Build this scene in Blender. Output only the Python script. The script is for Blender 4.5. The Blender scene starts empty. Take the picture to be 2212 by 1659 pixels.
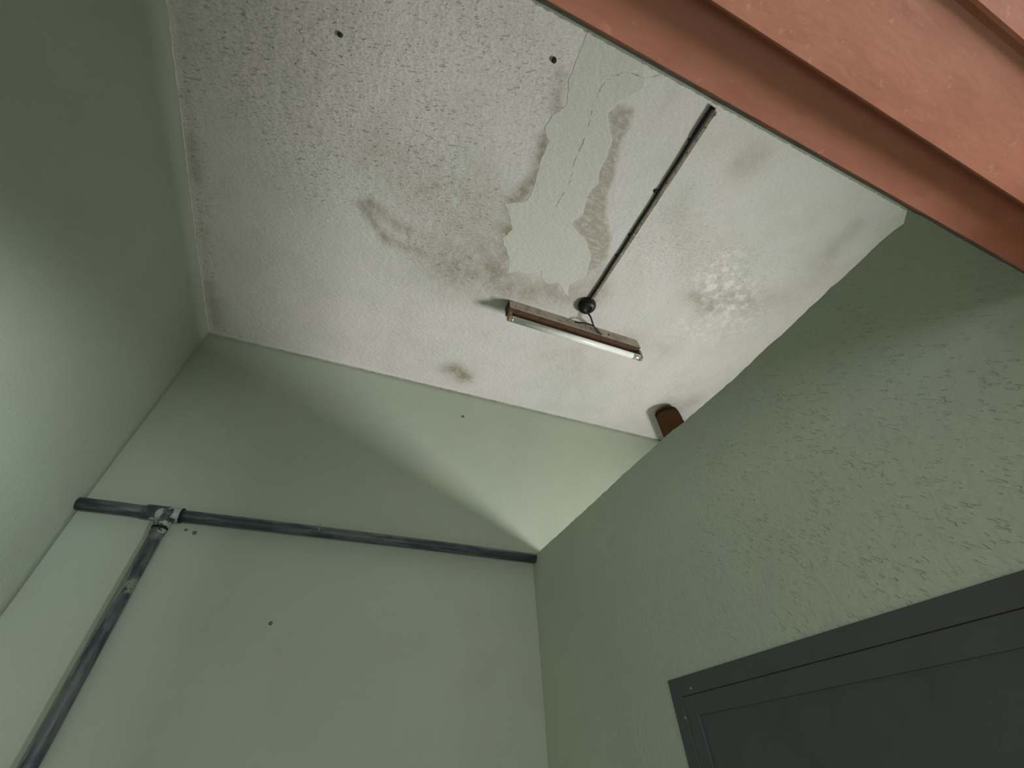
import bpy, bmesh, math, random
import numpy as np
from mathutils import Vector, Matrix

# ------------------------------------------------------------------ camera, world, daylight, exposure
SC = bpy.context.scene
COL = SC.collection
EYE = 1.6                                   # eye height above the floor
RT = ((0.9247816620, -0.2356269750, -0.2987621259),
      (-0.3781637155, -0.6560098668, -0.6531793392),
      (-0.0420842273, 0.7170292807, -0.6957714722))
cam = bpy.data.objects.new('camera', bpy.data.cameras.new('camera'))
COL.objects.link(cam)
cam.matrix_world = Matrix.Translation((0, 0, EYE)) @ Matrix(RT).to_4x4()
cam.data.sensor_width = 36.0
cam.data.lens = 905.59 / 2212 * 36
cam.data.clip_start = 0.01
SC.camera = cam
SC.cycles.max_bounces = 7
SC.cycles.diffuse_bounces = 6
SC.cycles.glossy_bounces = 2

world = bpy.data.worlds.new('world')
SC.world = world
world.use_nodes = True
world.node_tree.nodes['Background'].inputs[0].default_value = (0.62, 0.78, 1.0, 1)
world.node_tree.nodes['Background'].inputs[1].default_value = 0.12


def area(name, loc, target, sx, sy, power, colour, spread=180):
    d = bpy.data.lights.new(name, 'AREA')
    d.shape = 'RECTANGLE'; d.size = sx; d.size_y = sy
    d.energy = power; d.color = colour; d.spread = math.radians(spread)
    o = bpy.data.objects.new(name, d); COL.objects.link(o)
    o.location = loc
    o.rotation_euler = (Vector(target) - Vector(loc)).to_track_quat('-Z', 'Y').to_euler()
    return o


# daylight entering by the window of the neighbouring room and by the passage window, with two fills added
area('daylight_side', (2.94, 0.34, 0.88), (-0.6, 1.40, 2.60), 0.60, 0.66, 27.0, (1.0, 0.985, 0.97), 85)
area('daylight_passage_right', (2.10, -1.74, 1.36), (0.5, 0.0, 1.70), 0.9, 0.80, 112.0, (0.90, 0.965, 1.0))
area('fill_passage_middle', (0.0, -1.74, 1.40), (0.0, 0.0, 1.60), 1.9, 0.90, 18.0, (0.97, 0.98, 1.0))  # added soft fill, evens out the back wall from the front
area('fill_passage_left', (-1.75, -1.74, 1.40), (-0.9, 0.0, 1.60), 0.9, 0.90, 9.0, (1.0, 0.99, 0.97))  # added soft fill, brightens the partition from the left
sun = bpy.data.lights.new('sun', 'SUN'); sun.energy = 2.0; sun.angle = 0.01; sun.color = (1.0, 0.93, 0.84)
so = bpy.data.objects.new('sun', sun); COL.objects.link(so)
so.rotation_euler = Vector((-0.25, 1.0, -1.75)).to_track_quat('-Z', 'Y').to_euler()
SC.view_settings.view_transform = 'Standard'
SC.view_settings.look = 'None'
SC.view_settings.gamma = 1.0
SC.view_settings.use_curve_mapping = False
SC.view_settings.exposure = 0.0


# ------------------------------------------------------------------ material helpers
class NT:
    def __init__(s, name):
        s.m = bpy.data.materials.new(name); s.m.use_nodes = True
        s.t = s.m.node_tree; s.b = s.t.nodes['Principled BSDF']
        g = s.t.nodes.new('ShaderNodeNewGeometry'); s.pos = g.outputs['Position']

    def new(s, kind, **kw):
        n = s.t.nodes.new(kind)
        for k, v in kw.items():
            setattr(n, k, v)
        return n

    def put(s, sock, v):
        if isinstance(v, bpy.types.NodeSocket):
            s.t.links.new(v, sock)
        elif isinstance(v, (tuple, list)) and len(v) == 3 and sock.type == 'RGBA':
            sock.default_value = (*v, 1)
        else:
            sock.default_value = v

    def math(s, op, a, b=0.0, c=None, clamp=False):
        n = s.new('ShaderNodeMath', operation=op, use_clamp=clamp)
        s.put(n.inputs[0], a); s.put(n.inputs[1], b)
        if c is not None: s.put(n.inputs[2], c)
        return n.outputs[0]

    def noise(s, scale, detail=3.0, rough=0.5, vec=None, stretch=None, rot=(0, 0, 0), off=(0, 0, 0)):
        v = vec if vec is not None else s.pos
        if scale >= 60: detail = min(detail, 2)
        elif scale >= 25: detail = min(detail, 3)
        mp = s.new('ShaderNodeMapping'); s.put(mp.inputs[0], v)
        mp.inputs['Scale'].default_value = stretch or (1, 1, 1)
        mp.inputs['Location'].default_value = off
        if rot != (0, 0, 0):
            r = s.new('ShaderNodeMapping'); s.put(r.inputs[0], v); r.inputs['Rotation'].default_value = rot
            s.put(mp.inputs[0], r.outputs[0])
        n = s.new('ShaderNodeTexNoise')
        s.put(n.inputs['Vector'], mp.outputs[0])
        n.inputs['Scale'].default_value = scale; n.inputs['Detail'].default_value = detail
        n.inputs['Roughness'].default_value = rough
        return n.outputs[0]

    def ramp(s, v, lo, hi, a=0.0, b=1.0, smooth=True):
        n = s.new('ShaderNodeMapRange', interpolation_type='SMOOTHSTEP' if smooth else 'LINEAR')
        s.put(n.inputs[0], v)
        for i, x in ((1, lo), (2, hi), (3, a), (4, b)): s.put(n.inputs[i], x)
        return n.outputs[0]

    def mix(s, f, a, b):
        n = s.new('ShaderNodeMix', data_type='RGBA')
        s.put(n.inputs[0], f); s.put(n.inputs[6], a); s.put(n.inputs[7], b)
        return n.outputs[2]

    def attr(s, name):
        return s.new('ShaderNodeAttribute', attribute_name=name).outputs['Fac']

    def xyz(s):
        n = s.new('ShaderNodeSeparateXYZ'); s.put(n.inputs[0], s.pos); return n.outputs

    def spot(s, p, r, wob=0.35):
        n = s.new('ShaderNodeVectorMath', operation='DISTANCE')
        s.put(n.inputs[0], s.pos); n.inputs[1].default_value = p
        d = s.math('ADD', n.outputs['Value'], s.math('MULTIPLY', s.noise(0.7 / r, 2), -2 * wob * r))
        return s.ramp(d, r * (0.9 - wob), r * (0.6 - wob), 0.0, 1.0)

    def bump(s, h, dist, strength=1.0, prev=None):
        n = s.new('ShaderNodeBump'); n.inputs['Strength'].default_value = strength
        n.inputs['Distance'].default_value = dist; s.put(n.inputs['Height'], h)
        if prev is not None: s.put(n.inputs['Normal'], prev)
        return n.outputs[0]

    def gain(s, col, k):
        n = s.new('ShaderNodeVectorMath', operation='SCALE'); s.put(n.inputs[0], col); n.inputs['Scale'].default_value = k
        return n.outputs[0]

    def out(s, col, rough=0.8, normal=None, metal=0.0, spec=0.3):
        s.put(s.b.inputs['Base Color'], col); s.put(s.b.inputs['Roughness'], rough)
        s.put(s.b.inputs['Metallic'], metal); s.put(s.b.inputs['Specular IOR Level'], spec)
        if normal is not None: s.put(s.b.inputs['Normal'], normal)
        return s.m


CEIL_GREY = (0.50, 0.485, 0.445)


def wall_material(name, pock=0.5, spots=(), pocks_at=None, rot=(0, 0, 0), lap=True):
    s = NT(name)
    big = s.noise(1.6, 3, 0.55)
    col = s.mix(s.ramp(big, 0.35, 0.65), (0.262, 0.298, 0.242), (0.292, 0.318, 0.254))
    col = s.mix(s.ramp(s.noise(7, 4, 0.6, off=(3, 1, 2)), 0.45, 0.75, 0, 0.30), col, (0.27, 0.265, 0.225))
    # ceiling paint lapping a few millimetres onto the wall
    z = s.xyz()[2]
    edge = s.math('ADD', z, s.math('MULTIPLY', s.noise(30, 3), 0.018))
    if lap: col = s.mix(s.ramp(edge, 3.0035, 3.0055), col, CEIL_GREY)
    for p, r in spots:
        col = s.mix(s.math('MULTIPLY', s.spot(p, r), 0.8), col, (0.035, 0.035, 0.03))
    fine = s.noise(95, 4, 0.6)
    region = s.ramp(s.noise(2.3, 2, off=(5, 5, 5)), 0.50 - 0.1 * pock, 0.66)
    if pocks_at is not None:
        n = s.new('ShaderNodeVectorMath', operation='DISTANCE')
        s.put(n.inputs[0], s.pos); n.inputs[1].default_value = pocks_at[0]
        region = s.math('MULTIPLY', s.ramp(n.outputs['Value'], pocks_at[1], pocks_at[1] * 0.25), s.ramp(s.noise(9, 2), 0.3, 0.6, 0.35, 1))
    holes = s.ramp(s.noise(135, 3, 0.6, stretch=(1.0, 0.5, 1.4), rot=rot), 0.415, 0.31, 0, 1)
    holes = s.math('MULTIPLY', holes, region)
    lumps = s.math('MULTIPLY', s.noise(60, 5, 0.65, stretch=(1.0, 0.55, 1.3), rot=rot, off=(1, 7, 2)), region)
    b = s.bump(fine, 0.0022, 0.7)
    b = s.bump(lumps, 0.0022, 0.8 * pock, b)
    b = s.bump(holes, -0.0011, 1.0 * pock, b)
    col = s.mix(s.math('MULTIPLY', holes, 0.12 * pock), col, (0.10, 0.11, 0.08))  # hollows also tinted darker, shade inside them put into the colour
    return s.out(s.gain(col, 1.60), 0.62, b, spec=0.25)


def ceiling_material():
    s = NT('ceiling_paint')
    warm = s.ramp(s.noise(2.1, 3, 0.5, off=(0.4, 2, 0)), 0.38, 0.62)
    col = s.mix(warm, (0.488, 0.486, 0.466), (0.530, 0.500, 0.486))
    # brush cloudiness, dust
    cloud = s.ramp(s.noise(9, 5, 0.62, stretch=(1.0, 0.7, 1)), 0.40, 0.72)
    col = s.mix(s.math('MULTIPLY', cloud, 0.30), col, (0.385, 0.370, 0.325))
    stain = s.attr('stain')
    grain = s.noise(48, 6, 0.7)
    st = s.math('MULTIPLY', stain, s.ramp(grain, 0.25, 0.65, 0.70, 1.25, False))
    st = s.math('MULTIPLY', st, s.ramp(s.noise(16, 4, 0.6), 0.3, 0.62, 0.55, 1.1))
    # ragged edge of the smooth repaired strip
    wob = s.math('MULTIPLY', s.math('SUBTRACT', s.noise(45, 4, 0.6), 0.5), 0.014)
    pd = s.math('ADD', s.attr('patch_d'), wob)
    inside = s.ramp(pd, 0.0012, -0.0012)
    st = s.math('MULTIPLY', st, s.math('SUBTRACT', 1.0, inside))
    sd = s.math('ADD', s.attr('strip_d'), wob)
    strip = s.math('MULTIPLY', s.ramp(sd, 0.014, -0.010), s.math('SUBTRACT', 1.0, inside))
    strip = s.math('MULTIPLY', strip, s.ramp(s.noise(60, 4, 0.65, stretch=(0.6, 1.3, 1)), 0.3, 0.6, 0.45, 0.85))
    st = s.math('MAXIMUM', st, s.math('MULTIPLY', strip, 0.85))
    st = s.math('MULTIPLY', st, 1.0, clamp=True)
    col = s.mix(st, col, (0.235, 0.205, 0.150))
    col = s.mix(s.math('MULTIPLY', inside, 0.85), col, (0.435, 0.440, 0.392))
    # pale efflorescence
    bl = s.math('MULTIPLY', s.attr('bloom'), s.ramp(s.noise(33, 5, 0.62), 0.46, 0.62))
    col = s.mix(s.math('MULTIPLY', bl, 0.75), col, (0.72, 0.71, 0.68))
    bd = s.math('MULTIPLY', s.attr('bloom'), s.ramp(s.noise(27, 5, 0.62, off=(4, 4, 4)), 0.52, 0.66))
    col = s.mix(s.math('MULTIPLY', bd, 0.40), col, (0.26, 0.25, 0.21))
    # little scratches and blown flecks in the old distemper
    region = s.math('MULTIPLY', s.attr('fleck'), s.math('SUBTRACT', 1.0, s.math('MULTIPLY', inside, 0.85)))
    fl = s.ramp(s.noise(130, 5, 0.65, stretch=(0.35, 1.0, 1), rot=(0, 0, 0.25)), 0.40, 0.31)
    fl = s.math('MULTIPLY', fl, region)
    col = s.mix(s.math('MULTIPLY', fl, 0.48), col, (0.15, 0.14, 0.115))
    # fine dark grain of the old brushed coat
    sp = s.ramp(s.noise(230, 2, 0.6, stretch=(0.5, 1, 1), rot=(0, 0, 0.25)), 0.36, 0.58, 1.0, 0.0)
    col = s.mix(s.math('MULTIPLY', sp, s.math('ADD', 0.06, s.math('MULTIPLY', region, 0.22))), col, (0.20, 0.19, 0.16))
    # hairline cracks
    for a, k in (('crack_a', 0.85), ('crack_b', 0.7)):
        d = s.math('ABSOLUTE', s.math('ADD', s.attr(a), s.math('MULTIPLY', s.math('SUBTRACT', s.noise(110, 3), 0.5), 0.008)))
        m = s.math('MULTIPLY', s.ramp(d, 0.0016, 0.0003), s.attr(a + '_m'))
        m = s.math('MULTIPLY', m, s.ramp(s.noise(38, 2, off=(2, 0, 0)), 0.44, 0.56, 0.15, 1.0))
        col = s.mix(s.math('MULTIPLY', m, k), col, (0.09, 0.085, 0.07))
    # green wall paint lapping onto the edges
    eg = s.math('ADD', s.attr('edge_d'), s.math('MULTIPLY', s.math('SUBTRACT', s.noise(50, 4, 0.65), 0.5), 0.012))
    col = s.mix(s.ramp(eg, 0.003, 0.0), col, (0.200, 0.235, 0.180))
    ridge = s.ramp(eg, 0.020, 0.0)
    b = s.bump(s.noise(80, 6, 0.7, stretch=(0.7, 1.2, 1)), 0.0030, 0.8)
    b = s.bump(s.math('MULTIPLY', s.noise(26, 5, 0.62), s.math('ADD', 0.25, s.math('MULTIPLY', s.attr('fleck'), 0.75))), 0.006, 0.7, b)
    b = s.bump(fl, -0.0016, 0.8, b)
    b = s.bump(ridge, 0.004, 0.5, b)
    b = s.bump(inside, 0.0014, 0.7, b)
    return s.out(s.gain(col, 1.26), 0.75, b, spec=0.25)


def wood_paint(name, c1, c2, gloss=0.42, bright=(0.0, 0.0)):
    s = NT(name)
    n = s.noise(30, 5, 0.6, stretch=(0.5, 1.5, 1.5))
    col = s.mix(s.ramp(n, 0.35, 0.7), c1, c2)
    col = s.mix(s.ramp(s.noise(120, 3, 0.6, off=(3, 0, 0)), 0.64, 0.74, 0, 0.25), col, (0.60, 0.36, 0.27))
    b = s.bump(s.noise(150, 3, 0.6, stretch=(0.35, 1, 1)), 0.0005, 0.4)
    b = s.bump(s.ramp(s.noise(26, 1, 0.5, off=(7, 1, 1)), 0.68, 0.76), 0.0008, 0.5, b)
    return s.out(col, gloss, b, spec=0.5)


def plain(name, col, rough=0.5, metal=0.0, var=0.25, scale=60.0, dark=None, bump=0.0006, spec=0.4):
    s = NT(name)
    d = dark or tuple(c * 0.5 for c in col)
    c = s.mix(s.ramp(s.noise(scale, 4, 0.6), 0.45, 0.72, 0, var * 2), col, d)
    b = s.bump(s.noise(scale * 2, 3), bump, 0.6)
    return s.out(c, rough, b, metal, spec)


def pipe_material(name, mode):
    s = NT(name)
    x, y, z = s.xyz()
    base = s.mix(s.ramp(s.noise(40, 5, 0.7, stretch=(0.18, 1, 1) if mode == 'run' else (1, 1, 0.25)), 0.42, 0.58),
                 (0.040, 0.050, 0.062), (0.105, 0.115, 0.118))
    wob = s.math('MULTIPLY', s.math('SUBTRACT', s.noise(30, 4, 0.6, stretch=(0.35, 1, 1) if mode == 'run' else (1, 1, 0.4)), 0.5), 0.03)
    paint = (0.200, 0.225, 0.185)
    if mode == 'run':
        m = s.ramp(s.math('ADD', z, wob), 2.2285, 2.2325, 0, 0.55)  # upper side of the run paler than the lower
    elif mode == 'drop':
        m = s.ramp(s.math('ADD', x, wob), -0.476, -0.480, 0, 0.80)
        m2 = s.ramp(s.math('ADD', z, s.math('MULTIPLY', wob, 2)), 2.135, 2.150)
        m3 = s.math('MULTIPLY', s.ramp(s.noise(55, 4, 0.6), 0.48, 0.55), s.math('MULTIPLY', s.ramp(z, 1.99, 2.01), s.ramp(z, 2.05, 2.03)))
        m = s.math('MAXIMUM', m, s.math('MAXIMUM', m2, m3))
    else:
        m = s.ramp(s.noise(34, 4, 0.55, off=(0.2, 0, 0.1)), 0.49, 0.52, 0, 1)
        paint = (0.36, 0.38, 0.33)
    col = s.mix(m, base, paint)
    b = s.bump(m, 0.0008, 0.6)
    b = s.bump(s.noise(90, 3), 0.0008, 0.5, b)
    return s.out(col, 0.45, b, spec=0.4)


M = {}
M['ceiling'] = ceiling_material()
M['wall_back'] = wall_material('green_distemper_back', 0.55, spots=[((-0.116, 1.452, 1.962), 0.007), ((0.405, 1.452, 2.853), 0.010),
                               ((-0.417, 1.452, 2.190), 0.007), ((-0.392, 1.452, 2.185), 0.009)],
                               pocks_at=((0.55, 1.45, 2.55), 0.75))
M['wall_left'] = wall_material('green_distemper_left', 0.12)
M['wall_middle'] = wall_material('green_distemper_partition', 0.9, pocks_at=((0.70, 0.34, 1.93), 0.60), rot=(-0.75, 0, 0))
M['wall_front'] = wall_material('green_distemper_front', 0.8, lap=False)
M['wall_plain'] = wall_material('pale_distemper', 0.2)
M['frame'] = wood_paint('brown_oil_paint', (0.425, 0.165, 0.100), (0.375, 0.140, 0.083))
M['raw_wood'] = plain('bare_wood_edge', (0.15, 0.105, 0.075), 0.8, var=0.4, scale=90)
M['door'] = plain('dark_grey_enamel', (0.075, 0.077, 0.083), 0.6, var=0.12, scale=14, bump=0.0008, dark=(0.04, 0.04, 0.042))
M['screw'] = plain('scratched_steel', (0.30, 0.30, 0.29), 0.5, metal=0.4)
M['floor'] = plain('pale_floor', (0.36, 0.355, 0.33), 0.5, var=0.15, scale=7)
M['run'] = pipe_material('painted_pipe', 'run')
M['drop'] = pipe_material('peeling_pipe', 'drop')
M['tee'] = pipe_material('blotched_fitting', 'tee')
M['black'] = plain('black_bakelite', (0.008, 0.008, 0.009), 0.45, var=0.1, spec=0.3)
M['cable'] = plain('black_cable', (0.008, 0.008, 0.008), 0.6, var=0.1)
M['batten'] = plain('stained_wood_batten', (0.24, 0.195, 0.135), 0.75, var=0.5, scale=70, dark=(0.10, 0.075, 0.045))
M['clip'] = plain('tin_clip', (0.42, 0.41, 0.38), 0.45, metal=0.3, var=0.3)
M['tin'] = plain('dusty_enamel', (0.44, 0.375, 0.315), 0.7, var=0.35, scale=35, dark=(0.20, 0.14, 0.09))
M['rust'] = plain('rusty_enamel', (0.085, 0.038, 0.018), 0.8, var=0.5, scale=45, dark=(0.04, 0.02, 0.011))
M['holder'] = plain('yellowed_plastic', (0.30, 0.22, 0.13), 0.55, var=0.4, scale=80)
M['tube'] = plain('white_glass_tube', (0.84, 0.86, 0.83), 0.22, var=0.12, scale=20, spec=0.6, bump=0.0002)
M['cap'] = plain('aluminium_cap', (0.78, 0.78, 0.76), 0.25, metal=0.9, var=0.05)
M['brown'] = plain('brown_varnish', (0.042, 0.017, 0.005), 0.8, var=0.2, scale=25, spec=0.1)
M['plug'] = plain('dark_green_plug', (0.02, 0.026, 0.018), 0.8)


# ------------------------------------------------------------------ object helpers
def link(name, me, mat, parent=None, smooth=False):
    o = bpy.data.objects.new(name, me); COL.objects.link(o)
    for m in (mat if isinstance(mat, (list, tuple)) else [mat]):
        me.materials.append(m)
    if smooth:
        for p in me.polygons: p.use_smooth = True
    if parent is not None:
        o.parent = parent
        o.matrix_parent_inverse = parent.matrix_basis.inverted()
    return o


def obj(name, bm, mat, parent=None, smooth=False):
    bmesh.ops.recalc_face_normals(bm, faces=bm.faces)
    me = bpy.data.meshes.new(name); bm.to_mesh(me); bm.free()
    return link(name, me, mat, parent, smooth)


def tag(o, label, cat, group=None):
    o['label'] = label; o['category'] = cat
    if group: o['group'] = group
    return o


def thing(name, loc, label, cat, group=None):
    o = bpy.data.objects.new(name, None); COL.objects.link(o)
    o.location = loc; o.empty_display_size = 0.05
    return tag(o, label, cat, group)


def struct(o):
    o['kind'] = 'structure'; return o


def box(bm, a, b, bevel=0.0, seg=2):
    vs = [bm.verts.new((x, y, z)) for x in (a[0], b[0]) for y in (a[1], b[1]) for z in (a[2], b[2])]
    fs = [bm.faces.new([vs[i] for i in q]) for q in
          ((0, 1, 3, 2), (4, 6, 7, 5), (0, 4, 5, 1), (2, 3, 7, 6), (0, 2, 6, 4), (1, 5, 7, 3))]
    if bevel:
        es = {e for f in fs for e in f.edges}
        bmesh.ops.bevel(bm, geom=list(es), offset=bevel, segments=seg, affect='EDGES', profile=0.5)
    return bm


def prism(bm, pts, axis, a, b):
    """closed outline pts (2-D) in the two axes other than `axis`, extruded from a to b"""
    def v(p, t):
        q = list(p); q.insert(axis, t); return q
    A = [bm.verts.new(v(p, a)) for p in pts]; B = [bm.verts.new(v(p, b)) for p in pts]
    n = len(pts)
    caps = [bm.faces.new(A), bm.faces.new(B[::-1])]
    for i in range(n):
        bm.faces.new((A[i], A[(i + 1) % n], B[(i + 1) % n], B[i]))
    return caps


def lathe(bm, prof, seg=40, centre=(0, 0, 0), axis=2):
    """prof = list of (r, h); revolved round `axis` through centre"""
    rings = []
    for r, h in prof:
        ring = []
        for k in range(seg):
            t = 2 * math.pi * k / seg
            p = [r * math.cos(t), r * math.sin(t)]
            p.insert(axis, h)
            ring.append(bm.verts.new([p[i] + centre[i] for i in range(3)]))
        rings.append(ring)
    for a, b in zip(rings, rings[1:]):
        for k in range(seg):
            bm.faces.new((a[k], a[(k + 1) % seg], b[(k + 1) % seg], b[k]))
    bm.faces.new(rings[0][::-1]); bm.faces.new(rings[-1])
    return bm


def tube(bm, pts, r, seg=12, radii=None):
    pts = [Vector(p) for p in pts]
    span = pts[-1] - pts[0]
    ref = Vector((0, 1, 0)) if abs(span.z) > 0.6 * span.length else Vector((0, 0, 1))
    rings = []
    for i, p in enumerate(pts):
        d = (pts[min(i + 1, len(pts) - 1)] - pts[max(i - 1, 0)]).normalized()
        u = d.cross(ref)
        u.normalize(); w = d.cross(u)
        rr = radii[i] if radii else r
        rings.append([bm.verts.new(p + rr * (math.cos(t) * u + math.sin(t) * w))
                      for t in (2 * math.pi * k / seg for k in range(seg))])
    for a, b in zip(rings, rings[1:]):
        for k in range(seg):
            bm.faces.new((a[k], a[(k + 1) % seg], b[(k + 1) % seg], b[k]))
    bm.faces.new(rings[0][::-1]); bm.faces.new(rings[-1])
    return bm


def smooth_path(pts, n=8):
    out = []
    P = [Vector(p) for p in pts]
    P = [2 * P[0] - P[1]] + P + [2 * P[-1] - P[-2]]
    for i in range(1, len(P) - 2):
        for k in range(n):
            t = k / n
            out.append(0.5 * ((2 * P[i]) + (-P[i - 1] + P[i + 1]) * t + (2 * P[i - 1] - 5 * P[i] + 4 * P[i + 1] - P[i + 2]) * t * t
                              + (-P[i - 1] + 3 * P[i] - 3 * P[i + 1] + P[i + 2]) * t ** 3))
    out.append(P[-2])
    return out


# ------------------------------------------------------------------ room sizes (metres, origin on the floor under the lens)
XL, XM, XM2, XR = -0.686, 0.7065, 0.790, 2.90      # left wall, partition faces, far right wall
YB, H = 1.452, 3.0                                 # back wall, ceiling height
YC = -1.70                                         # outer wall of the passage
def yfront(z):                                     # the wall over the doorway leans a little
    return 0.0098 + max(0.0, z - 2.03) * 0.0250

# ------------------------------------------------------------------ ceiling with its stains
PATCH = [(0.289, 0.035), (0.294, 0.147), (0.316, 0.201), (0.288, 0.242), (0.28, 0.276), (0.308, 0.308), (0.307, 0.36), (0.315, 0.404), (0.322, 0.464), (0.32, 0.491), (0.256, 0.526), (0.286, 0.566), (0.31, 0.6), (0.289, 0.645), (0.318, 0.68), (0.344, 0.71), (0.358, 0.763), (0.392, 0.742), (0.431, 0.744), (0.471, 0.703), (0.489, 0.74), (0.523, 0.753), (0.554, 0.733), (0.618, 0.777), (0.599, 0.725), (0.64, 0.665), (0.617, 0.589), (0.572, 0.544), (0.504, 0.518), (0.492, 0.508), (0.496, 0.488), (0.512, 0.464), (0.502, 0.421), (0.495, 0.384), (0.509, 0.353), (0.493, 0.325), (0.493, 0.275), (0.484, 0.228), (0.468, 0.218), (0.435, 0.174), (0.45, 0.142), (0.5, 0.084), (0.465, 0.034)]
STRIP = [(0.437, 0.173), (0.453, 0.146), (0.477, 0.144), (0.5, 0.14), (0.513, 0.179), (0.511, 0.217), (0.52, 0.253), (0.549, 0.325), (0.554, 0.374), (0.575, 0.419), (0.609, 0.463), (0.651, 0.506), (0.677, 0.575), (0.662, 0.631), (0.644, 0.672), (0.617, 0.589), (0.572, 0.544), (0.492, 0.508), (0.512, 0.464), (0.496, 0.397), (0.509, 0.353), (0.493, 0.325), (0.493, 0.275), (0.484, 0.228)]
CRACK_A = [(0.387, 0.11), (0.385, 0.144), (0.387, 0.173), (0.4, 0.223), (0.407, 0.275), (0.406, 0.309), (0.409, 0.337), (0.424, 0.38), (0.42, 0.426), (0.417, 0.46), (0.422, 0.506)]
CRACK_B = [(0.387, 0.11), (0.4, 0.093), (0.435, 0.071), (0.456, 0.066), (0.486, 0.064), (0.509, 0.052), (0.525, 0.039)]
STAINS = [((0.269, 0.147), (0.292, 0.226), 0.018, 0.5), ((0.295, 0.302), (0.316, 0.407), 0.021, 0.8), ((0.315, 0.423), (0.278, 0.508), 0.024, 0.85), ((0.274, 0.518), (0.303, 0.61), 0.022, 0.6), ((0.303, 0.61), (0.312, 0.772), 0.048, 0.6), ((0.251, 0.705), (0.208, 0.843), 0.1, 0.35), ((0.387, 0.819), (0.662, 0.76), 0.081, 0.6), ((0.648, 0.592), (0.749, 0.728), 0.043, 0.4), ((0.152, 0.565), (0.106, 0.799), 0.138, 0.3), ((-0.143, 0.516), (-0.031, 0.573), 0.111, 0.3), ((-0.186, 0.697), (-0.096, 0.782), 0.021, 0.6), ((-0.158, 0.686), (-0.026, 0.737), 0.021, 0.7), ((-0.078, 0.793), (0.037, 0.796), 0.019, 0.5), ((0.119, 0.784), (0.306, 0.806), 0.033, 0.45), ((0.324, 1.318), (0.377, 1.347), 0.042, 0.9), ((0.27, 1.322), (0.304, 1.325), 0.032, 0.4), ((1.103, 0.594), (1.204, 0.629), 0.041, 0.5), ((1.21, 0.554), (1.391, 0.535), 0.059, 0.35), ((1.462, 0.281), (1.46, 0.145), 0.04, 0.28), ((1.465, 0.458), (1.498, 0.31), 0.059, 0.2), ((0.913, 0.143), (0.937, 0.09), 0.045, 0.3), ((0.808, 0.362), (1.025, 0.448), 0.066, 0.15), ((0.996, 0.865), (1.184, 0.882), 0.062, 0.2), ((0.719, 1.082), (0.882, 1.116), 0.127, 0.2), ((-0.668, 1.217), (-0.65, 1.395), 0.033, 0.4), ((-0.671, 0.684), (-0.67, 0.793), 0.022, 0.35), ((1.428, 1.203), (1.52, 1.132), 0.061, 0.4)]
BLOOM = [((1.119, 0.454), (1.281, 0.551), 0.074, 0.8), ((1.08, 0.512), (1.174, 0.567), 0.046, 0.5), ((1.198, 0.709), (1.371, 0.618), 0.102, 0.35), ((0.751, 0.475), (0.827, 0.524), 0.052, 0.15)]
FLECKS = [((-0.50, 0.40), (-0.35, 0.62), 0.16, 1.0), ((-0.33, 0.20), (-0.20, 0.45), 0.20, 0.7), ((-0.15, 0.35), (0.10, 0.60), 0.20, 0.8), ((0.0, 0.10), (0.2, 0.2), 0.15, 0.6),
          ((0.85, 0.45), (1.30, 0.50), 0.15, 0.5), ((-0.66, 0.5), (-0.66, 1.4), 0.03, 0.9), ((-0.62, 1.43), (-0.45, 1.43), 0.03, 0.9), ((0.0, 0.78), (0.3, 0.82), 0.08, 0.7)]


def seg_dist(X, Y, a, b):
    ax, ay = a; bx, by = b
    L = (bx - ax) ** 2 + (by - ay) ** 2 + 1e-12
    t = np.clip(((X - ax) * (bx - ax) + (Y - ay) * (by - ay)) / L, 0, 1)
    dx, dy = X - ax - t * (bx - ax), Y - ay - t * (by - ay)
    side = np.sign((bx - ax) * (Y - ay) - (by - ay) * (X - ax))
    return np.sqrt(dx * dx + dy * dy), side


def poly_sdf(X, Y, P):
    d = np.full(X.shape, 9.0); ins = np.zeros(X.shape, bool)
    for i in range(len(P)):
        a, b = P[i], P[(i + 1) % len(P)]
        d = np.minimum(d, seg_dist(X, Y, a, b)[0])
        if a[1] != b[1]:
            c = ((a[1] > Y) != (b[1] > Y)) & (X < (b[0] - a[0]) * (Y - a[1]) / (b[1] - a[1]) + a[0])
            ins ^= c
    return np.where(ins, -d, d)


def caps(X, Y, L, soft=1.0):
    v = np.zeros(X.shape)
    for a, b, r, k in L:
        d = seg_dist(X, Y, a, b)[0]
        v = 1 - (1 - v) * (1 - k * np.exp(-(d / r) ** 2 * soft))
    return v


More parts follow.
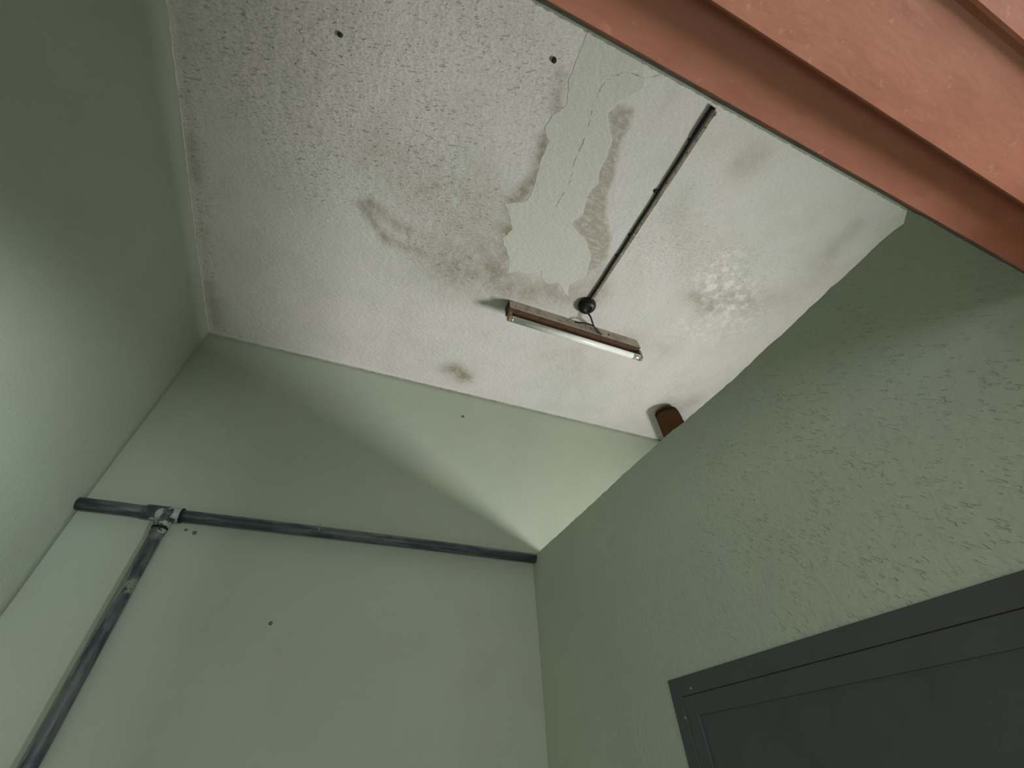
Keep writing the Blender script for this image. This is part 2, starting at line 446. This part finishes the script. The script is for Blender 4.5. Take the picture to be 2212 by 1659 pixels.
def build_ceiling():
    x0, x1, y0, y1, st = XL - 0.02, XR + 0.02, yfront(H) - 0.005, YB + 0.01, 0.006
    nx = int(round((x1 - x0) / st)) + 1; ny = int(round((y1 - y0) / st)) + 1
    gx = np.linspace(x0, x1, nx); gy = np.linspace(y0, y1, ny)
    X, Y = np.meshgrid(gx, gy)
    rng = np.random.default_rng(4)
    Z = H + 0.002 * np.sin(X * 5.1 + 1) * np.sin(Y * 4.3)
    co = np.stack([X, Y, Z], -1).reshape(-1, 3)
    i = (np.arange(ny - 1)[:, None] * nx + np.arange(nx - 1)[None, :]).ravel()
    faces = np.stack([i, i + nx, i + nx + 1, i + 1], 1)        # facing down
    me = bpy.data.meshes.new('ceiling')
    me.vertices.add(len(co)); me.vertices.foreach_set('co', co.ravel().astype(np.float32))
    me.loops.add(faces.size); me.loops.foreach_set('vertex_index', faces.ravel().astype(np.int32))
    me.polygons.add(len(faces)); me.polygons.foreach_set('loop_start', (np.arange(len(faces)) * 4).astype(np.int32))
    me.update(calc_edges=True); me.validate()

    def put(name, v):
        at = me.attributes.new(name, 'FLOAT', 'POINT'); at.data.foreach_set('value', v.ravel().astype(np.float32))
    put('patch_d', poly_sdf(X, Y, PATCH)); put('strip_d', poly_sdf(X, Y, STRIP))
    put('stain', caps(X, Y, STAINS)); put('bloom', caps(X, Y, BLOOM)); put('fleck', np.clip(0.12 + caps(X, Y, FLECKS), 0, 1))
    for nm, C in (('crack_a', CRACK_A), ('crack_b', CRACK_B)):
        best = np.full(X.shape, 9.0); sg = np.ones(X.shape)
        for a, b in zip(C, C[1:]):
            d, s_ = seg_dist(X, Y, a, b)
            m = d < best; best = np.where(m, d, best); sg = np.where(m, s_, sg)
        put(nm, best * np.where(sg == 0, 1, sg))
        if nm == 'crack_a':
            mask = (Y > C[0][1]) & (Y < C[-1][1]) & (best < 0.03)
        else:
            mask = (X > C[0][0]) & (X < C[-1][0]) & (best < 0.03)
        put(nm + '_m', mask.astype(float))
    edge = np.minimum(np.minimum((X - XL), (YB - Y)) + 0.002, (Y - yfront(H)) - 0.003)
    put('edge_d', edge)
    return struct(link('ceiling', me, M['ceiling'], smooth=True))


build_ceiling()

# ------------------------------------------------------------------ walls
def wall_grid(name, mat, fn, u0, u1, v0, v1, step=0.04):
    """a slightly uneven plastered face; fn(u, v) gives the point"""
    nu = max(2, int((u1 - u0) / step)); nv = max(2, int((v1 - v0) / step))
    bm = bmesh.new()
    g = [[bm.verts.new(fn(u0 + (u1 - u0) * i / nu, v0 + (v1 - v0) * j / nv)) for j in range(nv + 1)] for i in range(nu + 1)]
    for i in range(nu):
        for j in range(nv):
            bm.faces.new((g[i][j], g[i + 1][j], g[i + 1][j + 1], g[i][j + 1]))
    return bm


def wobble(u, v, k=0.0018):
    return k * (math.sin(u * 6.1 + 1.3 * math.sin(v * 3.7)) + 0.6 * math.sin(v * 8.3 + u * 2.2))


def slab_wall(name, mat, fn, depth, u0, u1, v0, v1):
    bm = wall_grid(name, mat, fn, u0, u1, v0, v1)
    o = obj(name, bm, mat, smooth=True)
    so = o.modifiers.new('thickness', 'SOLIDIFY'); so.thickness = depth; so.offset = -1
    return struct(o)


# back and left wall: solid slabs with an uneven face
def face_slab(name, mat, axis, pos, out, u, v, hole=None):
    """slab whose visible face is at coordinate pos on axis (0 or 1); out = +/- thickness direction"""
    bm = bmesh.new()
    nu = int((u[1] - u[0]) / 0.05); nv = int((v[1] - v[0]) / 0.05)
    us = [u[0] + (u[1] - u[0]) * i / nu for i in range(nu + 1)]; vs = [v[0] + (v[1] - v[0]) * j / nv for j in range(nv + 1)]
    def P(a, b, d):
        q = pos + (wobble(a, b) if d == 0 else d)
        return (q, a, b) if axis == 0 else (a, q, b)
    F = [[bm.verts.new(P(a, b, 0)) for b in vs] for a in us]
    B = [[bm.verts.new(P(a, b, out)) for b in vs] for a in us]
    for G in (F, B):
        for i in range(nu):
            for j in range(nv):
                bm.faces.new((G[i][j], G[i + 1][j], G[i + 1][j + 1], G[i][j + 1]))
    for i in range(nu):
        for j in (0, nv):
            bm.faces.new((F[i][j], F[i + 1][j], B[i + 1][j], B[i][j]))
    for j in range(nv):
        for i in (0, nu):
            bm.faces.new((F[i][j], F[i][j + 1], B[i][j + 1], B[i][j]))
    return struct(obj(name, bm, mat, smooth=False))


for o in (face_slab('wall_back', M['wall_back'], 1, YB, 0.15, (XL - 0.15, XR), (0, H + 0.02)),
          face_slab('wall_left', M['wall_left'], 0, XL, -0.15, (-0.12, YB + 0.02), (0, H + 0.02))):
    for p in o.data.polygons: p.use_smooth = True

# wall on the doorway side: piers and the leaning head wall
bm = bmesh.new()
YW = -0.155
for a, b in (((XL - 0.15, YW, 0), (-0.45, yfront(2.03), 2.03)), ((0.69, YW, 0), (XR + 0.15, yfront(2.03), 2.03))):
    box(bm, a, b)
prism(bm, [(YW, 2.03), (yfront(2.03), 2.03), (yfront(H), H + 0.02), (YW, H + 0.02)], 0, XL - 0.15, XR + 0.15)
struct(obj('wall_front', bm, M['wall_front']))

# partition that stops short of the ceiling, with the opening for its door
DY0, DY1, DZ = 0.10, 0.850, 1.750
top = [(0.010, 2.236), (0.017, 2.227), (0.027, 2.218), (0.032, 2.213), (0.045, 2.216), (0.068, 2.2185), (0.111, 2.216), (0.16, 2.2175), (0.205, 2.216), (0.26, 2.2145),
       (0.316, 2.216), (0.38, 2.214), (0.45, 2.215), (0.558, 2.220), (0.63, 2.226), (0.706, 2.226), (0.82, 2.229), (0.942, 2.229), (1.1, 2.230), (1.254, 2.232), (YB, 2.234)]
rnd = random.Random(3)
tp = []
for (a, za), (b, zb) in zip(top, top[1:]):
    n = max(1, int((b - a) / 0.012))
    for k in range(n):
        t = k / n
        tp.append((a + (b - a) * t, za + (zb - za) * t + (rnd.uniform(-0.0012, 0.0012) if 0.05 < a else 0)))
tp.append(top[-1])
ys = [p[0] for p in tp]
tys = list(ys)
def top_at(y): return float(np.interp(y, tys, [p[1] for p in tp]))
bm = bmesh.new()
ys = sorted(set(ys + [DY0, DY1]))
def column(y):
    return [[bm.verts.new((x, y, z)) for z in (0.0, DZ, top_at(y))] for x in (XM, XM2)]
C_ = [column(y) for y in ys]
for k in range(len(ys) - 1):
    a, b = C_[k], C_[k + 1]
    hole = DY0 - 1e-6 <= ys[k] and ys[k + 1] <= DY1 + 1e-6
    for q in (0, 1):
        for m in ((1,) if hole else (0, 1)):
            bm.faces.new((a[q][m], b[q][m], b[q][m + 1], a[q][m + 1]))
    bm.faces.new((a[0][2], b[0][2], b[1][2], a[1][2]))
    lo = 1 if hole else 0
    bm.faces.new((a[0][lo], b[0][lo], b[1][lo], a[1][lo]))
for k, ms in ((0, (0, 1)), (len(ys) - 1, (0, 1)), (ys.index(DY0), (0,)), (ys.index(DY1), (0,))):
    a = C_[k]
    for m in ms:
        bm.faces.new((a[0][m], a[0][m + 1], a[1][m + 1], a[1][m]))
struct(obj('wall_middle', bm, M['wall_middle']))

# neighbouring room: outer wall with the window the light comes from
def holed(name, mat, axis, a, b, u, v, hu, hv):
    bm = bmesh.new()
    for (p, q), (r, t) in (((u[0], hu[0]), v), ((hu[1], u[1]), v), (hu, (v[0], hv[0])), (hu, (hv[1], v[1]))):
        lo, hi = [p, r], [q, t]
        lo.insert(axis, a); hi.insert(axis, b); box(bm, lo, hi)
    return struct(obj(name, bm, mat))


def window(name, axis, a, hu, hv):
    e = bpy.data.objects.new(name, None); COL.objects.link(e); struct(e)
    bm = bmesh.new(); t = 0.03
    for (p, q), (r, s_) in (((hu[0], hu[0] + t), hv), ((hu[1] - t, hu[1]), hv), ((hu[0] + t, hu[1] - t), (hv[0], hv[0] + t)), ((hu[0] + t, hu[1] - t), (hv[1] - t, hv[1]))):
        lo, hi = [p, r], [q, s_]
        lo.insert(axis, a); hi.insert(axis, a + 0.03); box(bm, lo, hi)
    obj('window_frame', bm, M['door'], e)
    return e


holed('wall_right', M['wall_plain'], 0, XR, XR + 0.15, (YW, YB + 0.15), (0, H + 0.02), (0.02, 0.66), (0.50, 1.26))
window('window_1', 0, XR + 0.10, (0.02, 0.66), (0.50, 1.26))
bm = bmesh.new()
for a, b, c, d in ((-2.75, -2.25, 0, 2.9), (2.7, 3.2, 0, 2.9), (-2.25, 2.7, 0, 0.93), (-2.25, 2.7, 2.1, 2.9)):
    box(bm, (a, YC - 0.15, c), (b, YC, d))
struct(obj('wall_outer', bm, M['wall_plain']))
window('window_2', 1, YC - 0.10, (-2.25, 2.7), (0.93, 2.10))  # unseen, made wide so the added passage fills shine through
bm = bmesh.new(); box(bm, (-2.75, YC, 0), (-2.60, YW, 2.9)); box(bm, (-2.75, YW, 0), (XL - 0.15, YW + 0.1, 2.9)); struct(obj('wall_passage', bm, M['wall_plain']))
bm = bmesh.new(); box(bm, (3.05, YC, 0), (3.2, YW, 2.9)); box(bm, (XR + 0.15, YW, 0), (3.2, YW + 0.1, 2.9)); struct(obj('wall_passage_end', bm, M['wall_plain']))
bm = bmesh.new(); box(bm, (-2.75, YC - 0.15, -0.1), (3.2, YB + 0.15, 0)); struct(obj('floor', bm, M['floor']))
bm = bmesh.new(); box(bm, (-2.75, YC - 0.15, 2.9), (3.2, YW, 3.0)); struct(obj('ceiling', bm, M['wall_plain']))
bm = bmesh.new(); box(bm, (XL - 0.15, YW, H + 0.02), (XR + 0.15, YB + 0.15, H + 0.12)); struct(obj('ceiling', bm, M['wall_plain']))

# ------------------------------------------------------------------ doorway head and jambs overhead: rebated brown-painted frame
d2 = bpy.data.objects.new('door_2', None); COL.objects.link(d2); d2.location = (0.1, -0.07, 0); struct(d2)
ZT = 2.0       # head soffit
prof = [(0.0098, 2.030), (0.0094, 2.018), (0.0070, ZT + 0.0015), (0.0060, ZT), (-0.0355, ZT), (-0.0361, 1.9880), (-0.0371, 1.987), (-0.1025, 1.987),
        (-0.1037, 1.9855), (-0.1053, 1.9825), (-0.1075, 1.9815), (-0.150, 1.9815), (-0.155, 1.985), (-0.155, 2.030)]
bm = bmesh.new()
N = 60
x0, x1 = -0.45, 0.69
rows = []
rnd = random.Random(8)
for i in range(N + 1):
    x = x0 + (x1 - x0) * i / N
    rows.append([bm.verts.new((x, y + (rnd.uniform(-0.0007, 0.0007) if 0 < k < 3 else 0), z)) for k, (y, z) in enumerate(prof)])
for a, b in zip(rows, rows[1:]):
    for k in range(len(prof)):
        f = bm.faces.new((a[k], a[(k + 1) % len(prof)], b[(k + 1) % len(prof)], b[k]))
        f.material_index = 1 if k in (0, 1) else 0
bm.faces.new(rows[0]); bm.faces.new(rows[-1][::-1])
obj('frame_head', bm, [M['frame'], M['raw_wood']], d2)
for xa, xb in ((-0.45, -0.40), (0.655, 0.69)):
    bm = bmesh.new()
    box(bm, (xa, -0.150, 0), (xb, 0.006, 1.981), 0.002)
    obj('frame_jamb', bm, M['frame'], d2)

# ------------------------------------------------------------------ grey door in the partition
d1 = bpy.data.objects.new('door_1', None); COL.objects.link(d1); d1.location = (XM, 0.475, 0); struct(d1)
FX = XM - 0.004
bm = bmesh.new()
box(bm, (FX, DY0, 0), (XM + 0.05, DY0 + 0.030, DZ), 0.0012)
box(bm, (FX, DY1 - 0.030, 0), (XM + 0.05, DY1, DZ), 0.0012)
box(bm, (FX, DY0 + 0.030, DZ - 0.031), (XM + 0.05, DY1 - 0.030, DZ), 0.0012)
obj('door_frame', bm, M['door'], d1)
bm = bmesh.new()
a0, a1, zt = DY0 + 0.0303, DY1 - 0.0303, DZ - 0.0314
w = 0.032
box(bm, (FX + 0.001, a0, 0.01), (XM + 0.03, a0 + w, zt), 0.0015)
box(bm, (FX + 0.001, a1 - w, 0.01), (XM + 0.03, a1, zt), 0.0015)
box(bm, (FX + 0.001, a0 + w, zt - w), (XM + 0.03, a1 - w, zt), 0.0015)
box(bm, (FX + 0.001, a0 + w, 0.01), (XM + 0.03, a1 - w, 0.05), 0.0015)
box(bm, (FX + 0.005, a0 + w - 0.002, 0.03), (XM + 0.02, a1 - w + 0.002, zt - w + 0.002))
obj('door_leaf', bm, M['door'], d1)
for y, z in ((0.787, 1.728), (0.824, 1.687)):
    bm = bmesh.new()
    lathe(bm, [(0.0026, -0.001), (0.0024, 0.0008), (0.0012, 0.0014)], 16, (0, 0, 0), 0)
    for v in bm.verts: v.co = Vector((FX - v.co.x, y + v.co.y, z + v.co.z))
    obj('screw', bm, M['screw'], d1, True)

# ------------------------------------------------------------------ water pipe along the back wall
YP, ZP, RP = YB - 0.024, 2.221, 0.0170
t = thing('water_pipe', (0.0, YB, ZP), 'grey water pipe with flaking paint across the green back wall, with a branch downwards', 'pipe')
bm = bmesh.new()
tube(bm, [(XL - 0.002, YP, ZP), (-0.60, YP, ZP), (-0.525, YP, ZP - 0.001)], RP, 32)
tube(bm, smooth_path([(-0.44, YP, ZP), (-0.1, YP + 0.001, ZP + 0.003), (0.3, YP, ZP + 0.004), (XM - 0.0005, YP, ZP + 0.002)], 6), RP, 32)
obj('horizontal_pipe', bm, M['run'], t, True)
bm = bmesh.new()
tube(bm, [(-0.474, YP, ZP - 0.03), (-0.472, YP, 1.95), (-0.468, YP, 1.70), (-0.474, YP, 0.9), (-0.474, YP, 0.0)], RP, 32)
obj('branch_pipe', bm, M['drop'], t, True)
bm = bmesh.new()
RT_ = RP + 0.0038
tube(bm, [(-0.530, YP, ZP), (-0.528, YP, ZP), (-0.442, YP, ZP), (-0.440, YP, ZP)], RT_, 36, [RT_ - 0.002, RT_, RT_, RT_ - 0.002])
tube(bm, [(-0.474, YP, ZP), (-0.474, YP, ZP - 0.042)], RT_ - 0.001, 36)
tube(bm, [(-0.474, YP, ZP - 0.047), (-0.474, YP, ZP - 0.060)], RP + 0.0022, 36)
tee = obj('tee_fitting', bm, M['tee'], t, True)
bm = bmesh.new()
tube(bm, [(-0.4405, YP, ZP), (-0.4365, YP, ZP)], RT_ + 0.0003, 36)
obj('groove_ring', bm, M['black'], tee, True)  # black band drawn for the dark groove at the tee's end
bm = bmesh.new()
tube(bm, [(-0.474, YP, ZP - 0.0415), (-0.474, YP, ZP - 0.0475)], RP + 0.0031, 36)
obj('groove_ring', bm, M['black'], tee, True)  # black band drawn for the dark groove under the branch collar
bm = bmesh.new()
tube(bm, [(-0.060, YP - RP - 0.003, ZP - 0.004), (-0.061, YP - RP - 0.003, ZP + 0.022)], 0.0014, 10)
tube(bm, [(-0.061, YP - RP - 0.003, ZP + 0.022), (-0.061, YB, ZP + 0.023)], 0.0014, 10)
tube(bm, [(-0.064, YP - RP - 0.004, ZP + 0.0225), (-0.057, YP - RP - 0.004, ZP + 0.0225)], 0.0018, 8)
obj('pipe_nail', bm, M['clip'], t)

# ------------------------------------------------------------------ fluorescent batten on the ceiling
FXA, FXB = 0.410, 1.014
t = thing('fluorescent_lamp', (0.71, 0.89, H), 'unlit fluorescent tube lamp with a dusty rusting metal body on the ceiling', 'lamp')
bm = bmesh.new()
ya, yb, zb = 0.8715, 0.9180, 2.951
prof = [(ya, H), (ya, zb + 0.001), (ya + 0.001, zb), (yb - 0.009, zb), (yb, zb + 0.010), (yb, H)]
A = [bm.verts.new((FXA, y, z)) for y, z in prof]
B = [bm.verts.new((FXB + (2.99 - z) * 0.16, y, z)) for y, z in prof]
n = len(prof)
for i in range(n):
    f = bm.faces.new((A[i], A[(i + 1) % n], B[(i + 1) % n], B[i]))
    f.material_index = 1 if i in (2, 3) else 0
bm.faces.new(A[::-1]); bm.faces.new(B)
body = obj('lamp_body', bm, [M['tin'], M['rust']], t)
bm = bmesh.new(); box(bm, (0.7515, ya - 0.0006, zb + 0.002), (0.7530, ya + 0.0005, H - 0.004)); obj('seam', bm, M['rust'], body)
for x, z, r in ((0.864, 2.974, 0.0055), (0.434, 2.962, 0.003)):
    bm = bmesh.new()
    lathe(bm, [(r, -0.001), (r, 0.0008)], 20, (x, ya, z), 1)
    obj('screw_hole', bm, M['black'], body)
# tube on its two holders
ty, tz, tr = 0.8985, 2.915, 0.0130
bm = bmesh.new()
tube(bm, [(FXA + 0.017, ty, tz), (FXB - 0.018, ty, tz)], tr, 32)
tb = obj('glass_tube', bm, M['tube'], t, True)
for xa, xb in ((FXA + 0.0145, FXA + 0.020), (FXB - 0.030, FXB + 0.006)):
    bm = bmesh.new()
    tube(bm, [(xa, ty, tz), (xa + 0.001, ty, tz), (xb - 0.001, ty, tz), (xb, ty, tz)], tr, 32, [tr - 0.001, tr + 0.0006, tr + 0.0006, tr - 0.001])
    tube(bm, [(xa - 0.004, ty, tz - 0.006), (xa, ty, tz - 0.006)], 0.0015, 8) if xa < 0.6 else tube(bm, [(xb, ty, tz - 0.006), (xb + 0.004, ty, tz - 0.006)], 0.0015, 8)
    obj('end_cap', bm, M['cap'], tb, True)
def holder(xa, xb, mat, sgn):
    bm = bmesh.new()
    pts = [(ty - 0.012, zb + 0.004), (ty + 0.012, zb + 0.004)]
    for k in range(9):
        a = -math.pi * k / 8
        pts.append((ty + 0.0125 * math.cos(a), tz - 0.001 + 0.0125 * math.sin(a)))
    prism(bm, pts, 0, xa, xb)
    bmesh.ops.bevel(bm, geom=bm.edges[:], offset=0.0012, segments=2, affect='EDGES')
    box(bm, (xa - 0.003 if sgn < 0 else xb - 0.001, ty - 0.009, zb - 0.004), (xa + 0.001 if sgn < 0 else xb + 0.003, ty + 0.009, zb + 0.004), 0.0008)
    return obj('lamp_holder', bm, mat, t)
holder(FXA, FXA + 0.0145, M['holder'], -1)
holder(FXB + 0.006, FXB + 0.018, M['holder'], 1)
bm = bmesh.new()
box(bm, (FXA - 0.0035, ya + 0.001, zb - 0.010), (FXA, yb - 0.004, H - 0.006), 0.001)
br = obj('end_bracket', bm, M['rust'], t)
bm = bmesh.new(); box(bm, (FXA - 0.0042, ya + 0.010, 2.966), (FXA - 0.0030, ya + 0.022, 2.986)); obj('slot', bm, M['black'], br)

# ------------------------------------------------------------------ ceiling rose, cable on its batten, and the loose wire
CX, CY = 0.712, 0.785
bm = bmesh.new()
lathe(bm, [(0.036, 0.0), (0.0365, -0.004), (0.0355, -0.014), (0.0340, -0.017), (0.0325, -0.0175), (0.0310, -0.021), (0.026, -0.026), (0.018, -0.029), (0.0125, -0.030), (0.0125, -0.028), (0.006, -0.0275)], 48, (CX, CY, H))
rose = tag(obj('ceiling_rose', bm, M['black'], smooth=True), 'round black ceiling rose above the fluorescent lamp at the end of the cable', 'ceiling rose')
bm = bmesh.new()
tube(bm, [(CX - 0.018, CY - 0.02, H - 0.026), (CX - 0.018, CY - 0.02, H - 0.029)], 0.003, 12)
obj('screw', bm, M['black'], rose)

t = thing('cable_run', (0.72, 0.4, H), 'straight black cable clipped beside a thin wooden batten across the ceiling', 'cable')
rnd = random.Random(2)
bm = bmesh.new()
n = 60
L = [[], [], [], []]
for i in range(n + 1):
    y = 0.052 + (0.752 - 0.052) * i / n
    xo = 0.7165 - 0.004 * i / n
    wdt = 0.0145 - 0.004 * i / n + rnd.uniform(-0.0006, 0.0006)
    for k, (x, z) in enumerate(((xo, H + 0.001), (xo, H - 0.006), (xo + wdt, H - 0.006), (xo + wdt, H + 0.001))):
        L[k].append(bm.verts.new((x, y, z)))
for k in range(4):
    for i in range(n):
        bm.faces.new((L[k][i], L[(k + 1) % 4][i], L[(k + 1) % 4][i + 1], L[k][i + 1]))
bm.faces.new([q[0] for q in L]); bm.faces.new([q[-1] for q in L][::-1])
obj('wooden_batten', bm, M['batten'], t)
bm = bmesh.new()
P, R_ = [], []
for i in range(71):
    y = 0.046 + (0.760 - 0.046) * i / 70
    P.append((0.7115 - 0.0035 * i / 70 + 0.0006 * math.sin(y * 40), y, H - 0.0062))
    R_.append(0.0072 - 0.0017 * min(1, i / 30) + (0.0018 if i < 9 else 0))
tube(bm, P, 0.006, 14, R_)
obj('black_cable', bm, M['cable'], t, True)
CLIPS = [(0.729, 0.060), (0.727, 0.097), (0.723, 0.174), (0.720, 0.272), (0.719, 0.369), (0.717, 0.458), (0.716, 0.54), (0.716, 0.623), (0.713, 0.704), (0.712, 0.742)]
for i, (x, y) in enumerate(CLIPS):
    bm = bmesh.new()
    box(bm, (x - 0.0105, y - 0.0028, H - 0.0078), (x + 0.004, y + 0.0028, H - 0.0052), 0.0008)
    lathe(bm, [(0.0034, 0.0), (0.0030, -0.0016), (0.0016, -0.0026)], 12, (x - 0.001 + rnd.uniform(-0.001, 0.001), y, H - 0.0074))
    obj('clip', bm, M['clip'] if i in (5, 6, 8) else M['batten'], t)
for x, y in ((0.7045, 0.141), (0.7040, 0.466), (0.7040, 0.552)):
    bm = bmesh.new()
    lathe(bm, [(0.0040, 0.0), (0.0042, -0.005), (0.0025, -0.008)], 12, (x, y, H))
    obj('tie', bm, M['cable'], t)

bm = bmesh.new()
tube(bm, smooth_path([(CX + 0.016, CY + 0.024, H - 0.018), (0.742, 0.815, H - 0.034), (0.765, 0.838, H - 0.046), (0.790, 0.857, H - 0.050), (0.806, 0.866, H - 0.046), (0.820, 0.8725, H - 0.036)], 8), 0.0034, 10)
w1 = tag(obj('lamp_wire', bm, M['cable'], smooth=True), 'short black wire dropping from the round ceiling rose to the lamp body', 'wire')
bm = bmesh.new()
tube(bm, smooth_path([(0.700, 0.8685, H - 0.016), (0.712, 0.860, H - 0.026), (0.738, 0.850, H - 0.030), (0.770, 0.850, H - 0.032), (0.795, 0.858, H - 0.036), (0.817, 0.869, H - 0.042), (0.826, 0.8725, H - 0.044)], 8), 0.0030, 10)
tag(obj('lamp_wire', bm, M['cable'], smooth=True), 'black wire arching along the side of the lamp body under the ceiling rose', 'wire')

# ------------------------------------------------------------------ brown board showing over the partition
BOARD = [(1.609, 1.452), (1.3787, 1.251), (1.3718, 1.2282), (1.3738, 1.2133), (1.3867, 1.1896), (1.4045, 1.1727), (1.4243, 1.1639), (1.4392, 1.1648), (1.454, 1.1697), (1.4877, 1.1896), (1.5224, 1.2143), (1.5382, 1.2292), (1.95, 1.452)]
bm = bmesh.new()
prism(bm, BOARD[::-1], 2, 2.952, 2.974)
bmesh.ops.bevel(bm, geom=[e for e in bm.edges if all(abs(v.co.z - 2.952) < 1e-4 for v in e.verts)], offset=0.0015, segments=2, affect='EDGES')
tag(obj('wooden_board', bm, M['brown']), 'dark brown wooden board with a rounded end under the ceiling, showing over the partition top', 'board')

# ------------------------------------------------------------------ plugs left in the ceiling
for x, y, r, lab in ((0.236, 0.122, 0.0062, 'dark plug alone in the ceiling beside the repaired patch, near the doorway'),
                     (0.700, 0.306, 0.0064, 'dark green plug in the ceiling touching the cable'),
                     (-0.295, 0.279, 0.0060, 'dark ragged lump drawn for a hole in the ceiling nearest the left wall')):  # the last one is a hole, added as a dark lump
    bm = bmesh.new()
    lathe(bm, [(r * 1.05, 0.001), (r, -0.004), (r * 0.8, -0.007), (r * 0.35, -0.0085)], 14, (x, y, H))
    rnd = random.Random(int(x * 1000))
    for v in bm.verts:
        v.co.x += rnd.uniform(-1, 1) * r * 0.18; v.co.y += rnd.uniform(-1, 1) * r * 0.18
    tag(obj('ceiling_plug', bm, M['plug']), lab, 'plug', 'plugs left in the ceiling')
